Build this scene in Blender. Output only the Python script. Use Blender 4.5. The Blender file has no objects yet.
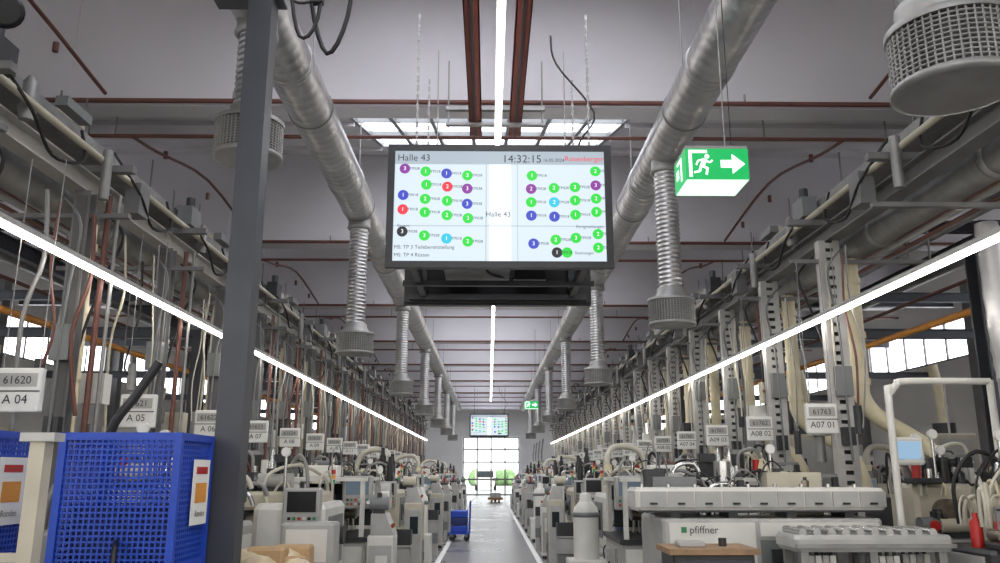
import bpy, math, random
from mathutils import Vector, Matrix
R = random.Random(43)
S = bpy.context.scene
COL = S.collection

# ------------------------------------------------------------------ materials
def lin(c):
    return tuple(((x/255.)/12.92 if x/255. <= .04045 else ((x/255.+.055)/1.055)**2.4) for x in c)
MATS = {}
def mat(name, col, rough=.5, metal=0., var=.12, scale=5., bump=0., emit=None, es=0., bscale=None):
    if name in MATS: return MATS[name]
    m = bpy.data.materials.new(name); m.use_nodes = True
    nt = m.node_tree; n = nt.nodes; l = nt.links
    p = n['Principled BSDF']
    c = lin(col)
    tc = n.new('ShaderNodeTexCoord')
    nz = n.new('ShaderNodeTexNoise'); nz.inputs['Scale'].default_value = scale; nz.inputs['Detail'].default_value = 4
    l.new(tc.outputs['Object'], nz.inputs['Vector'])
    cr = n.new('ShaderNodeValToRGB')
    cr.color_ramp.elements[0].position = .3; cr.color_ramp.elements[1].position = .7
    cr.color_ramp.elements[0].color = (*[x*(1-var) for x in c], 1)
    cr.color_ramp.elements[1].color = (*[min(1, x*(1+var)) for x in c], 1)
    l.new(nz.outputs['Fac'], cr.inputs['Fac'])
    l.new(cr.outputs['Color'], p.inputs['Base Color'])
    p.inputs['Roughness'].default_value = rough
    p.inputs['Metallic'].default_value = metal
    if bump > 0:
        bp = n.new('ShaderNodeBump'); bp.inputs['Strength'].default_value = bump; bp.inputs['Distance'].default_value = .02
        nb = n.new('ShaderNodeTexNoise'); nb.inputs['Scale'].default_value = bscale or scale*4; nb.inputs['Detail'].default_value = 5
        l.new(tc.outputs['Object'], nb.inputs['Vector'])
        l.new(nb.outputs['Fac'], bp.inputs['Height']); l.new(bp.outputs['Normal'], p.inputs['Normal'])
    if emit is not None:
        p.inputs['Emission Color'].default_value = (*lin(emit), 1)
        p.inputs['Emission Strength'].default_value = es
    MATS[name] = m
    return m

ceilm = mat('ceiling_paint', (212,209,213), .8, var=.06, scale=.6)
wallm = mat('wall_paint', (224,222,219), .8, var=.05, scale=.7)
dsteel = mat('dark_painted_steel', (62,64,70), .45, .2, var=.1, scale=3)
dsteel2 = mat('grey_painted_steel', (118,117,117), .5, .1, var=.14, scale=3)
rack = mat('perforated_rack_steel', (186,184,180), .45, .35, var=.12, scale=4)
rackin = mat('rack_back_web', (96,95,94), .6, .1, var=.1, scale=4)
galv = mat('galvanised_steel', (174,173,173), .34, .8, var=.16, scale=4, bump=.05)
galvd = mat('galvanised_dull', (142,141,139), .5, .5, var=.2, scale=5)
cream = mat('cream_pipe', (216,205,172), .45, var=.07, scale=3)
cream2 = mat('pale_hose', (192,187,172), .5, var=.1, scale=3)
brown = mat('brown_pipe', (108,68,58), .45, .1, var=.15, scale=4)
redrail = mat('oxide_red_rail', (118,58,48), .45, .2, var=.12, scale=4)
orange = mat('orange_pipe', (214,144,60), .5, var=.1)
mgrey = mat('machine_grey', (170,169,165), .35, .1, var=.1, scale=4)
mwhite = mat('machine_white', (214,212,204), .3, var=.07, scale=4)
mbeige = mat('machine_beige', (186,179,160), .4, var=.1, scale=4)
mdark = mat('machine_dark', (48,49,51), .4, .1, var=.2, scale=6)
mblue = mat('machine_blue', (78,96,128), .45, var=.1)
mtrim = mat('machine_trim_grey', (118,120,120), .4, .2, var=.1, scale=4)
black = mat('black_plastic', (17,17,19), .35, var=.2, scale=8)
rubber = mat('black_rubber', (22,22,23), .6, var=.2)
oily = mat('oily_metal', (130,122,110), .3, .8, var=.35, scale=14, bump=.2)
chrome = mat('bright_metal', (200,200,198), .22, 1., var=.1)
glassd = mat('smoked_window', (46,52,56), .12, .0, var=.1)
blue = mat('cart_blue', (24,66,172), .45, var=.12, scale=6)
blue2 = mat('cart_blue_dark', (14,36,92), .5, var=.12, scale=6)
wood = mat('bench_wood', (146,116,84), .55, var=.25, scale=9)
card = mat('cardboard', (178,148,110), .8, var=.12, scale=6, bump=.2)
paper = mat('paper_white', (226,225,220), .7, var=.03)
wrap = mat('wrapping_film', (190,174,144), .3, var=.2, scale=9, bump=.8, bscale=12)
red = mat('safety_red', (176,34,30), .4, var=.08)
yellow = mat('safety_yellow', (220,178,50), .45, var=.08)
green = mat('green_paint', (50,120,76), .45, var=.1)
pink = mat('pink_tag', (226,126,134), .6, var=.05)
tile = mat('sign_ink', (48,50,54), .6, var=.05)
linepaint = mat('floor_line_paint', (228,228,226), .55, var=.1, scale=12)
led = mat('led_tube', (255,255,255), .5, var=0, emit=(255,250,242), es=13.)
sky_gl = mat('skylight_glazing', (220,230,245), .4, var=.05, emit=(240,243,252), es=3.2)
win_gl = mat('window_glazing', (220,230,240), .3, var=.05, emit=(244,246,252), es=3.8)
fill_gl = mat('window_glazing_rear', (220,230,240), .3, var=.05, emit=(255,250,242), es=2.3)  # glowing panes added behind the camera as fill for the machine fronts
scr_bg = mat('screen_white', (10,10,10), .3, var=0, emit=(212,226,236), es=.8)
scr_bar = mat('screen_bar', (10,10,10), .3, var=0, emit=(180,194,206), es=.68)
scr_glare = mat('screen_mid', (10,10,10), .3, var=0, emit=(230,240,246), es=.9)  # brighter strip: LED line reflection painted into the screen
def em(name, c, s=.75): return mat(name, tuple(int(x*.3) for x in c), .4, var=0, emit=c, es=s)
s_g = em('icon_green', (20,215,50)); s_p = em('icon_purple', (135,40,150)); s_b = em('icon_blue', (50,66,190))
s_r = em('icon_red', (232,40,60)); s_c = em('icon_cyan', (30,195,225)); s_k = em('icon_black', (18,20,30), .4)
s_t = em('icon_text', (36,40,56), .4); s_w = em('icon_text_white', (250,250,250), .85)
ex_g = em('exit_green', (0,170,84), .9); ex_w = em('exit_white', (240,255,246), 1.25)
ex_b = em('exit_diffuser', (216,250,228), 1.)
hmi = em('hmi_screen', (120,140,156), .28)
hmi_on = em('hmi_screen_lit', (150,185,215), .65)
lg = mat('lamp_green', (60,150,90), .3); lo = mat('lamp_orange', (220,150,50), .3)
leaf = mat('foliage', (120,150,100), .8, var=.35, scale=3)
asphalt = mat('yard_paving', (186,186,182), .9, var=.1)

def floor_material():
    m = bpy.data.materials.new('sealed_concrete'); m.use_nodes = True
    nt = m.node_tree; n = nt.nodes; l = nt.links; p = n['Principled BSDF']
    tc = n.new('ShaderNodeTexCoord')
    a = n.new('ShaderNodeTexNoise'); a.inputs['Scale'].default_value = .8; a.inputs['Detail'].default_value = 8
    l.new(tc.outputs['Object'], a.inputs['Vector'])
    cr = n.new('ShaderNodeValToRGB')
    cr.color_ramp.elements[0].position = .3; cr.color_ramp.elements[0].color = (*lin((108,106,105)), 1)
    cr.color_ramp.elements[1].position = .72; cr.color_ramp.elements[1].color = (*lin((142,139,136)), 1)
    l.new(a.outputs['Fac'], cr.inputs['Fac']); l.new(cr.outputs['Color'], p.inputs['Base Color'])
    r = n.new('ShaderNodeMapRange'); r.inputs['To Min'].default_value = .18; r.inputs['To Max'].default_value = .4
    l.new(a.outputs['Fac'], r.inputs['Value']); l.new(r.outputs['Result'], p.inputs['Roughness'])
    return m
floorm = floor_material()

# ------------------------------------------------------------------ builder
_tc = {}
def text_geo(s):
    if s in _tc: return _tc[s]
    cu = bpy.data.curves.new('t', 'FONT'); cu.body = s; cu.size = 1.; cu.align_x = 'CENTER'; cu.align_y = 'CENTER'
    cu.resolution_u = 3
    o = bpy.data.objects.new('t', cu); COL.objects.link(o)
    dg = bpy.context.evaluated_depsgraph_get(); dg.update()
    me = o.evaluated_get(dg).to_mesh()
    g = ([tuple(v.co) for v in me.vertices], [tuple(p.vertices) for p in me.polygons])
    o.evaluated_get(dg).to_mesh_clear()
    bpy.data.objects.remove(o); bpy.data.curves.remove(cu)
    _tc[s] = g
    return g

class B:
    def __init__(s, name): s.name = name; s.v = []; s.f = []; s.m = []; s.sm = []; s.mats = []
    def mi(s, m):
        if m not in s.mats: s.mats.append(m)
        return s.mats.index(m)
    def add(s, vs, fs, m, smooth=False):
        o = len(s.v); s.v += [tuple(v) for v in vs]; k = s.mi(m)
        for f in fs: s.f.append(tuple(i+o for i in f)); s.m.append(k); s.sm.append(smooth)
    def box(s, x0, x1, y0, y1, z0, z1, m, M=None):
        vs = [Vector((x, y, z)) for z in (z0, z1) for x, y in ((x0, y0), (x1, y0), (x1, y1), (x0, y1))]
        if M is not None: vs = [M @ v for v in vs]
        s.add(vs, [(3,2,1,0), (4,5,6,7), (0,1,5,4), (1,2,6,5), (2,3,7,6), (3,0,4,7)], m)
    def cb(s, c, d, m, M=None):
        s.box(c[0]-d[0]/2, c[0]+d[0]/2, c[1]-d[1]/2, c[1]+d[1]/2, c[2]-d[2]/2, c[2]+d[2]/2, m, M)
    def rbox(s, x0, x1, y0, y1, z0, z1, m, c=.02):
        def ring(z, k):
            a, b2 = (x0+k, x1-k); p, q = (y0+k, y1-k)
            return [(a+c, p, z), (b2-c, p, z), (b2, p+c, z), (b2, q-c, z), (b2-c, q, z), (a+c, q, z), (a, q-c, z), (a, p+c, z)]
        vs = ring(z0, c*.6)+ring(z0+c, 0)+ring(z1-c, 0)+ring(z1, c*.6)
        fs = [tuple(range(7, -1, -1)), tuple(range(24, 32))]
        for k in range(3):
            for i in range(8): fs.append((k*8+i, k*8+(i+1) % 8, k*8+8+(i+1) % 8, k*8+8+i))
        s.add(vs, fs, m)
    def lathe(s, p0, p1, prof, m, n=16, smooth=True, caps=True):
        p0 = Vector(p0); p1 = Vector(p1); ax = (p1-p0).normalized()
        u = ax.orthogonal().normalized(); w = ax.cross(u)
        vs = []; fs = []
        for t, r in prof:
            c = p0+ax*t
            for i in range(n):
                a = 2*math.pi*i/n; vs.append(c+(u*math.cos(a)+w*math.sin(a))*r)
        for k in range(len(prof)-1):
            for i in range(n):
                fs.append((k*n+i, k*n+(i+1) % n, (k+1)*n+(i+1) % n, (k+1)*n+i))
        s.add(vs, fs, m, smooth)
        if caps:
            L = len(prof)-1
            s.add(vs[:n], [tuple(range(n-1, -1, -1))], m); s.add(vs[L*n:], [tuple(range(n))], m)
    def cyl(s, p0, p1, r, m, n=12, r1=None, caps=True):
        L = (Vector(p1)-Vector(p0)).length
        s.lathe(p0, p1, [(0, r), (L, r if r1 is None else r1)], m, n, True, caps)
    def sph(s, c, r, m, n=12, sz=1.):
        k = 6; c = Vector(c)
        prof = [(r*sz*(1-math.cos(math.pi*i/k)), max(.001, r*math.sin(math.pi*i/k))) for i in range(k+1)]
        s.lathe(c-Vector((0, 0, r*sz)), c+Vector((0, 0, r*sz)), prof, m, n)
    def tube(s, pts, r, m, n=8, sub=5, ribs=False):
        P = [Vector(p) for p in pts]
        if sub > 1 and len(P) > 2:
            Q = []
            for i in range(len(P)-1):
                a = P[max(i-1, 0)]; b = P[i]; c = P[i+1]; d = P[min(i+2, len(P)-1)]
                for k in range(sub):
                    t = k/sub
                    Q.append(.5*((2*b)+(c-a)*t+(2*a-5*b+4*c-d)*t*t+(3*b-a-3*c+d)*t**3))
            Q.append(P[-1]); P = Q
        vs = []; fs = []; prev = None
        for i, p in enumerate(P):
            t = (P[min(i+1, len(P)-1)]-P[max(i-1, 0)])
            if t.length < 1e-6: t = Vector((0, 0, 1))
            t.normalize()
            if prev is None: u = t.orthogonal().normalized()
            else:
                u = prev-t*prev.dot(t)
                u = u.normalized() if u.length > 1e-5 else t.orthogonal().normalized()
            prev = u; w = t.cross(u)
            rr = r*(1.08 if (ribs and i % 2) else 1)
            for j in range(n):
                a = 2*math.pi*j/n; vs.append(p+(u*math.cos(a)+w*math.sin(a))*rr)
        for k in range(len(P)-1):
            for j in range(n): fs.append((k*n+j, k*n+(j+1) % n, (k+1)*n+(j+1) % n, (k+1)*n+j))
        s.add(vs, fs, m, True)
        s.add(vs[:n], [tuple(range(n-1, -1, -1))], m); s.add(vs[-n:], [tuple(range(n))], m)
    def text(s, t, c, size, m, xd=(1, 0, 0), yd=(0, 0, 1)):
        vs, fs = text_geo(t); c = Vector(c); xd = Vector(xd); yd = Vector(yd)
        s.add([c+xd*v[0]*size+yd*v[1]*size for v in vs], fs, m)
    def disc(s, c, r, m, n=20, xd=(1, 0, 0), yd=(0, 0, 1)):
        c = Vector(c); xd = Vector(xd); yd = Vector(yd)
        s.add([c+xd*math.cos(2*math.pi*i/n)*r+yd*math.sin(2*math.pi*i/n)*r for i in range(n)], [tuple(range(n))], m)
    def mesh(s):
        me = bpy.data.meshes.new(s.name)
        me.from_pydata(s.v, [], s.f)
        for m in s.mats: me.materials.append(m)
        me.polygons.foreach_set('material_index', s.m)
        me.polygons.foreach_set('use_smooth', s.sm)
        me.update(); return me
    def build(s, loc=(0, 0, 0), rz=0., name=None):
        return inst(s.mesh(), name or s.name, loc, rz)
def inst(me, name, loc=(0, 0, 0), rz=0., sc=None):
    o = bpy.data.objects.new(name, me); o.location = loc; o.rotation_euler = (0, 0, rz)
    if sc: o.scale = sc
    COL.objects.link(o); return o

def ibeam(b, p0, p1, w, h, m, t=.015):
    x0, y0, z0 = p0; x1, y1, _ = p1
    if abs(x1-x0) > abs(y1-y0):
        y = y0
        b.box(x0, x1, y-w/2, y+w/2, z0, z0+t, m); b.box(x0, x1, y-w/2, y+w/2, z0+h-t, z0+h, m); b.box(x0, x1, y-t/2, y+t/2, z0+t, z0+h-t, m)
    else:
        x = x0
        b.box(x-w/2, x+w/2, y0, y1, z0, z0+t, m); b.box(x-w/2, x+w/2, y0, y1, z0+h-t, z0+h, m); b.box(x-t/2, x+t/2, y0, y1, z0+t, z0+h-t, m)

W = 11.; YE = 60.; YB = -6.; ZE = 5.84; ZT = 7.6
BAYS = [-3+6*i for i in range(11)]   # -3,3,9,...57

# ------------------------------------------------------------------ shell
b = B('floor'); b.box(-W-.2, W+.2, YB-.2, YE+.2, -.2, 0, floorm); b.build()
b = B('floor_marking_lines')
for x in (-.93, .93): b.box(x-.05, x+.05, 2, 57, 0, .003, linepaint)
b.build()

b = B('ceiling')
for i, y in enumerate(BAYS):
    y1 = y+6 if y+6 < YE else YE
    b.box(-W, W, y, y+.22, ZE, ZT+.1, ceilm)
    def zs(yy): return ZE+.12+(yy-(y+.22))*(ZT-ZE-.12)/(5.78)
    def slab(xa, xb, ya, yb, m, off=0., th=.12):
        vs = [(xa, ya, zs(ya)+off), (xb, ya, zs(ya)+off), (xb, yb, zs(yb)+off), (xa, yb, zs(yb)+off)]
        vs += [(v[0], v[1], v[2]+th) for v in vs]
        b.add(vs, [(3,2,1,0), (4,5,6,7), (0,1,5,4), (1,2,6,5), (2,3,7,6), (3,0,4,7)], m)
    ya = y+.22
    if y1 - y < 5: 
        slab(-W, W, ya, y1, ceilm); continue
    slab(-W, -1.9, ya, y+6, ceilm); slab(1.9, W, ya, y+6, ceilm)
    slab(-1.9, 1.9, ya, ya+.15, ceilm); slab(-1.9, 1.9, ya+4.3, y+6, ceilm)
    slab(-1.9, 1.9, ya+.15, ya+4.3, sky_gl, .08, .03)
    for k in range(8):
        x = -1.9+3.8*k/7; slab(x-.03, x+.03, ya+.15, ya+4.3, mtrim, -.0, .08)
    for t in (1.5, 2.9): slab(-1.9, 1.9, ya+t, ya+t+.06, mtrim, 0, .08)
    for k in range(1, 4):
        yy = y+.22+k*1.45
        for sx in (-1, 1):
            xa, xb = sorted((sx*1.9, sx*W)); slab(xa, xb, yy, yy+.07, ceilm, -.07, .07)
    for k in range(-4, 5): b.box(k*2.5-.03, k*2.5+.03, y-.012, y, ZE, ZT, ceilm)
    b.box(-W, W, y-.05, y+.27, ZE-.05, ZE, ceilm)
b.build()

b = B('sprinkler_pipework')
for y in BAYS[1:-1]:
    b.cyl((-W+.05, y-.12, ZE-.02), (W-.05, y-.12, ZE-.02), .03, brown, 8)
    b.cyl((-W+.05, y+.45, ZE-.22), (W-.05, y+.45, ZE-.22), .025, brown, 8)
    for x in (-9, -7, -5, -3, 3, 5, 7, 9):
        b.cyl((x, y-.12, ZE-.02), (x, y-.12, ZE+.1), .012, galvd, 6)
        b.cyl((x+.4, y+.45, ZE-.22), (x+.4, y+.45, ZE+.3), .01, galvd, 6)
    for x in (-7.2, -4.4, 4.4, 7.2):
        b.tube([(x, y+.45, ZE-.22), (x, y+1.2, ZE-.12), (x, y+3.2, ZE+.2), (x, y+5.7, ZE-.02)], .022, brown, 8, 4)
        for t in (1.5, 3.2, 4.6): b.cyl((x, y+t, ZE-.1), (x, y+t, ZE-.0), .03, brown, 8)
b.build()

WZ0, WZ1 = 4.2, 5.15
for sx, nm in ((-1, 'left'), (1, 'right')):
    b = B('wall_'+nm)
    xa, xb = sorted((sx*W, sx*(W+.2)))
    b.box(xa, xb, YB, YE, 0, WZ0, wallm); b.box(xa, xb, YB, YE, WZ1, ZT+.3, wallm)
    for k in range(12):
        y = YB+k*6; b.box(xa, xb, max(YB, y-.5), min(y+.5, YE), WZ0, WZ1, wallm)
    for k in range(12):
        y = YB+k*6; b.box(min(sx*W, sx*(W-.25)), max(sx*W, sx*(W-.25)), y-.15, min(y+.15, YE), 0, ZE, dsteel2)
    b.build()
    for k in range(11):
        y = YB+k*6
        b = B('window_%d' % (k+1+(11 if sx > 0 else 0)))
        y0 = y+.5; y1 = min(y+5.5, YE)
        xg = sx*(W+.08)
        b.box(xg-.01, xg+.01, y0, y1, WZ0, WZ1, win_gl)
        n = 5
        for j in range(n+1):
            yy = y0+(y1-y0)*j/n; b.box(xg-.05, xg+.03, yy-.03, yy+.03, WZ0, WZ1, dsteel2)
        for z in (WZ0, WZ1-.05): b.box(xg-.05, xg+.03, y0, y1, z, z+.05, dsteel2)
        b.build()
b = B('wall_far')
DX0, DX1, DH = -1.9, 2.2, 4.1
b.box(-W, DX0, YE, YE+.2, 0, ZT+.3, wallm); b.box(DX1, W, YE, YE+.2, 0, ZT+.3, wallm); b.box(DX0, DX1, YE, YE+.2, DH, ZT+.3, wallm)
b.build()
b = B('wall_near'); b.box(-W, W, YB-.2, YB, 0, 1.8, wallm); b.box(-W, W, YB-.2, YB, 5.0, ZT+.3, wallm)
for k in range(6): x = -W+k*4.4; b.box(max(x-.3, -W), min(x+.3, W), YB-.2, YB, 1.8, 5.0, wallm)
b.build()
for k in range(5):
    x = -W+k*4.4
    b = B('window_%d' % (23+k)); b.box(x+.3, x+4.1, YB-.11, YB-.09, 1.8, 5.0, fill_gl)  # added fill light shaped as glazing, out of view
    for j in range(4): xx = x+.3+3.8*j/3; b.box(xx-.03, xx+.03, YB-.09, YB-.04, 1.8, 5, dsteel2)
    for z in (1.83, 3.4, 4.97): b.box(x+.3, x+4.1, YB-.09, YB-.04, z-.03, z+.03, dsteel2)
    b.build()
b = B('door_1')
for k in range(5):
    x = DX0+.06+(DX1-DX0-.12)*k/4; b.box(x-.05, x+.05, YE+.04, YE+.12, 0, DH-.01, dsteel2)
for z in (.04, 1.1, 2.3, 3.2, DH-.06): b.box(DX0+.02, DX1-.02, YE+.05, YE+.11, z-.05, z+.05, dsteel2)
b.build()
b = B('yard_ground'); b.box(-40, 40, YE+.25, YE+60, -.22, -.02, asphalt); b.build()
b = B('hedge')
for i in range(90):
    x = R.uniform(-14, 14); r = R.uniform(.6, 1.1); b.sph((x, YE+42+R.uniform(0, 4), r*.9), r, leaf, 10)
b.build()
b = B('parked_van')
b.rbox(-1.2, .6, YE+16, YE+20, .35, 1.9, mwhite, .2); b.box(-1.0, .4, YE+15.98, YE+16.1, 1.15, 1.7, glassd)
for x in (-1.15, .55):
    for y in (16.8, 19.2): b.cyl((x-.12, YE+y, .33), (x+.12, YE+y, .33), .33, rubber, 14)
b.build()

# ------------------------------------------------------------------ spiral ducts
def ribprof(L, r, pitch, amp, collar=None):
    pr = []; t = 0.
    while t < L-pitch*.5:
        pr += [(t, r), (t+pitch*.72, r), (t+pitch*.84, r+amp)]
        t += pitch
    pr.append((L, r)); return pr
DZ = 5.1
def drop(b, x, y, top, bot, r=.12, rd=.235):
    b.lathe((x, y, top), (x, y, bot+.3), ribprof(top-bot-.3, r, .05, .012), galv, 18)
    b.lathe((x, y, bot+.42), (x, y, bot+.26), [(0, r), (.02, r+.03), (.06, r+.03), (.16, rd*.9)], galvd, 18)
    b.cyl((x, y, bot+.03), (x, y, bot+.27), rd*.86, rackin, 18)
    n = 48
    for i in range(n):
        a = 2*math.pi*i/n; c, s2 = math.cos(a), math.sin(a)
        b.cyl((x+c*rd*.95, y+s2*rd*.95, bot+.02), (x+c*rd*.95, y+s2*rd*.95, bot+.28), .006, galvd, 4, caps=False)
    for k in range(12):
        z = bot+.03+k*.021
        b.lathe((x, y, z), (x, y, z+.008), [(0, rd*.93), (0.001, rd*.97), (.007, rd*.97), (.008, rd*.93)], galvd, 24, caps=False)
    b.lathe((x, y, bot), (x, y, bot+.03), [(0, rd*.9), (.004, rd*1.0), (.03, rd*1.0), (.034, rd*.93)], galvd, 28)
    b.lathe((x, y, bot+.26), (x, y, bot+.30), [(0, rd), (.03, rd), (.04, rd*.85)], galvd, 28)
for sx, x, nm, drops in ((-1, -1.77, 'l', [(5.65, 3.82), (10.7, 3.1), (16.5, 3.1), (22.5, 3.1), (28.5, 3.1), (34.5, 3.1), (40.5, 3.1)]),
                         (1, 1.93, 'r', [(3.1, 3.13), (8.5, 3.1), (14.5, 3.1), (20.5, 3.1), (26.5, 3.1), (32.5, 3.1), (38.5, 3.1)])):
    b = B('ventilation_duct')
    L = 47
    b.lathe((x, -1, DZ), (x, L-1, DZ), ribprof(L, .215, .14, .004), galv, 28)
    for k in range(16):
        y = .5+k*3
        b.lathe((x, y, DZ), (x, y+.12, DZ), [(0, .218), (.01, .228), (.05, .228), (.055, .222), (.065, .222), (.07, .228), (.11, .228), (.12, .218)], galv, 28, caps=False)
        b.cyl((x, y+1, DZ+.2), (x, y+1, 6.3 if (y+1-3) % 6 > 1 else 5.85), .008, galvd, 6)
        b.lathe((x, y+1, DZ), (x, y+1.03, DZ), [(0, .22), (.001, .226), (.029, .226), (.03, .22)], dsteel2, 28, caps=False)
    for y, bot in drops:
        rr = .17 if y < 4 else .12
        b.lathe((x, y, DZ), (x, y, DZ-.3), [(0, rr+.03), (.24, rr+.03), (.28, rr+.045), (.3, rr+.02)], galvd, 18)
        drop(b, x, y, DZ-.25, bot, rr, .25)
    b.build()

# ------------------------------------------------------------------ central rail + LED lines
b = B('suspended_rail_track')
for x in (-.165, .29):
    z = 5.45
    b.box(x-.07, x+.07, 0, 9.0, z, z+.012, redrail); b.box(x-.07, x-.058, 0, 9.0, z, z+.13, redrail)
    b.box(x+.058, x+.07, 0, 9.0, z, z+.13, redrail); b.box(x-.07, x+.07, 0, 9.0, z+.12, z+.132, redrail)
    b.box(x-.012, x+.012, 0, 9.0, z-.015, z, mdark)
for y in (1.2, 3.6, 5.55, 8.6):
    b.box(-.5, .62, y-.03, y+.03, 5.585, 5.63, galvd); b.box(-.5, .62, y-.03, y+.03, 5.40, 5.43, galvd)
    for x in (-.47, .59): b.cyl((x, y, 5.38), (x, y, 6.2), .009, galvd, 6)
b.build()
def led_line(x, z, y0, y1, zt, w=.022):
    b = B('led_light_line')
    b.box(x-w-.01, x+w+.01, y0, y1, z+.025, z+.065, mgrey)
    y = y0
    while y < y1-.1:
        ye = min(y+3, y1); b.box(x-w, x+w, y+.003, ye-.003, z-.008, z+.025, led); y += 3
    y = y0+.75
    while y < y1:
        b.cyl((x, y, z+.06), (x, y, zt), .006, galvd, 5); y += 3
    b.build()
led_line(.09, 5.28, .6, 44, 5.39, .028)
led_line(-3.22, 3.19, 1.0, 43, 3.76)
led_line(3.36, 3.10, 1.0, 45, 3.76)

# ------------------------------------------------------------------ display units
def display_mesh():
    b = B('hanging_display_screen')
    def front(y, sgn):
        X = lambda x: x*sgn
        def bx(x0, x1, ya, yb, z0, z1, m):
            xa, xb = sorted((X(x0), X(x1))); p, q = sorted((y+sgn*ya, y+sgn*yb)); b.box(xa, xb, p, q, z0, z1, m)
        bx(-.95, .95, .0, .10, -.53, .53, black)
        for z0, z1 in ((-.55, -.495), (.495, .55)): bx(-.965, .965, -.025, .03, z0, z1, black)
        for x0, x1 in ((-.965, -.905), (.905, .965)): bx(x0, x1, -.025, .03, -.55, .55, black)
        f = y-sgn*.012
        xd = (sgn, 0, 0)
        bx(-.905, .905, -.008, .0, -.495, .495, scr_bg)
        k = .00858
        def PX(u): return X((u-498.5)*k)
        def PZ(v): return (204.5-v)*k
        def rect(u0, u1, v0, v1, m, d=.0):
            xa, xb = sorted((PX(u0), PX(u1))); p, q = sorted((f-sgn*d, f-sgn*(d+.001))); b.box(xa, xb, p, q, PZ(v1), PZ(v0), m)
        rect(393, 604, 147, 161, scr_bar); rect(488, 510, 161, 262, scr_glare)  # second rect is the painted LED reflection down the middle
        rect(393, 604, 225.5, 226.2, scr_bar, .001); rect(484.5, 485.3, 161, 262, scr_bar, .001); rect(516, 516.6, 161, 262, scr_bar, .001)
        ft = f-sgn*.004
        def tx(t, u, v, s, m): b.text(t, (PX(u), ft, PZ(v)), s, m, xd)
        tx('Halle 43', 412, 154.5, .085, s_t); tx('14:32:15', 521, 155.5, .1, s_t); tx('16.05.2024', 553, 156.5, .042, s_t)
        tx('Rosenberger', 584, 155, .066, s_r); tx('Halle 43', 497, 214, .065, s_t)
        tx('MS: TP 3 Teilebereitstellung', 424, 248, .045, s_t); tx('MS: TP 4 Rüsten', 412, 256, .045, s_t)
        tx('Gesamt', 403, 226, .035, s_t); tx('Fertigmeldungen', 588, 226.5, .035, s_t); tx('Stoerungen', 582, 253.5, .035, s_t)
        D = [(403,166,s_p,'3'),(402,194,s_b,'1'),(402,209,s_r,'1'),(402,232,s_k,'3'),(424,169,s_g,'1'),(425,183,s_g,'1'),(424,198,s_g,'2'),(424,212,s_g,'1'),(424,236,s_g,'3'),
             (445,171,s_b,'1'),(446,185,s_r,'2'),(446,200,s_g,'1'),(446,215,s_g,'2'),(446,239,s_c,'1'),(466,173,s_g,'3'),(466,187,s_p,'3'),(466,203,s_b,'3'),(467,218,s_g,'3'),(467,242,s_g,'2'),
             (531,173,s_g,'1'),(530,187,s_p,'2'),(530,201,s_g,'1'),(530,215,s_b,'1'),(532,244,s_b,'3'),(553,186,s_g,'2'),(553,201,s_c,'2'),(553,216,s_b,'1'),(554,240,s_g,'2'),(555,253,s_k,'1'),
             (574,185,s_g,'2'),(574,199,s_g,'1'),(574,214,s_g,'1'),(574,238,s_g,'3'),(595,168,s_g,'2'),(595,183,s_p,'3'),(595,197,s_g,'2'),(595,211,s_g,'3'),(596,234,s_g,'2'),(596,248,s_g,'2'),(565,253,s_g,'')]
        for u, v, m, t in D:
            b.disc((PX(u), f-sgn*.003, PZ(v)), .046, m, 20, xd)
            if t: b.text(t, (PX(u), ft-sgn*.001, PZ(v)), .05, s_w, xd)
            if t != '': tx('TP0%s8' % (t or '4'), u+9.8, v, .034, s_t)
    front(-.0, 1); front(1.6, -1)
    for x in (-.75, .75):
        b.box(x-.03, x+.03, .1, 1.5, -.50, -.42, mdark); b.box(x-.03, x+.03, .1, 1.5, .44, .50, mdark)
        for y in (.12, .8, 1.42): b.box(x-.03, x+.03, y, y+.06, -.5, .6, mdark)
    for y in (.13, .8, 1.40):
        b.box(-.9, .9, y, y+.05, -.52, -.47, mdark); b.box(-.9, .9, y, y+.05, .5, .56, galvd)
    b.box(-.5, .1, .3, 1.2, -.44, -.40, galvd)
    b.cb((.3, 1.0, -.38), (.3, .25, .12), black)
    for x in (-.5, .2): b.box(x, x+.3, 1.40, 1.47, -.36, -.2, black)
    b.tube([(-.2, .15, -.3), (-.1, .5, -.46), (.1, .9, -.42), (.3, 1.0, -.4)], .012, rubber)
    for x in (-.74, .80):
        for y in (.15, 1.45):
            for k in range(30):
                z = .56+k*.045
                b.box(x-(.012 if k % 2 else .004), x+(.012 if k % 2 else .004), y-(.004 if k % 2 else .012), y+(.004 if k % 2 else .012), z, z+.05, galvd)
    for x in (-.6, .65): b.cyl((x, .8, .55), (x, .8, 1.9), .006, galvd, 6)
    b.tube([(.7, .5, .5), (.76, .5, .8), (.9, .5, 1.1), (.55, .5, 1.6), (.5, .5, 1.9)], .01, rubber)
    return b.mesh()
dm = display_mesh()
inst(dm, 'hanging_display_screen', (.085, 6.7, 3.825))
inst(dm, 'hanging_display_screen', (.0, 41.0, 3.87))

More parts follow.
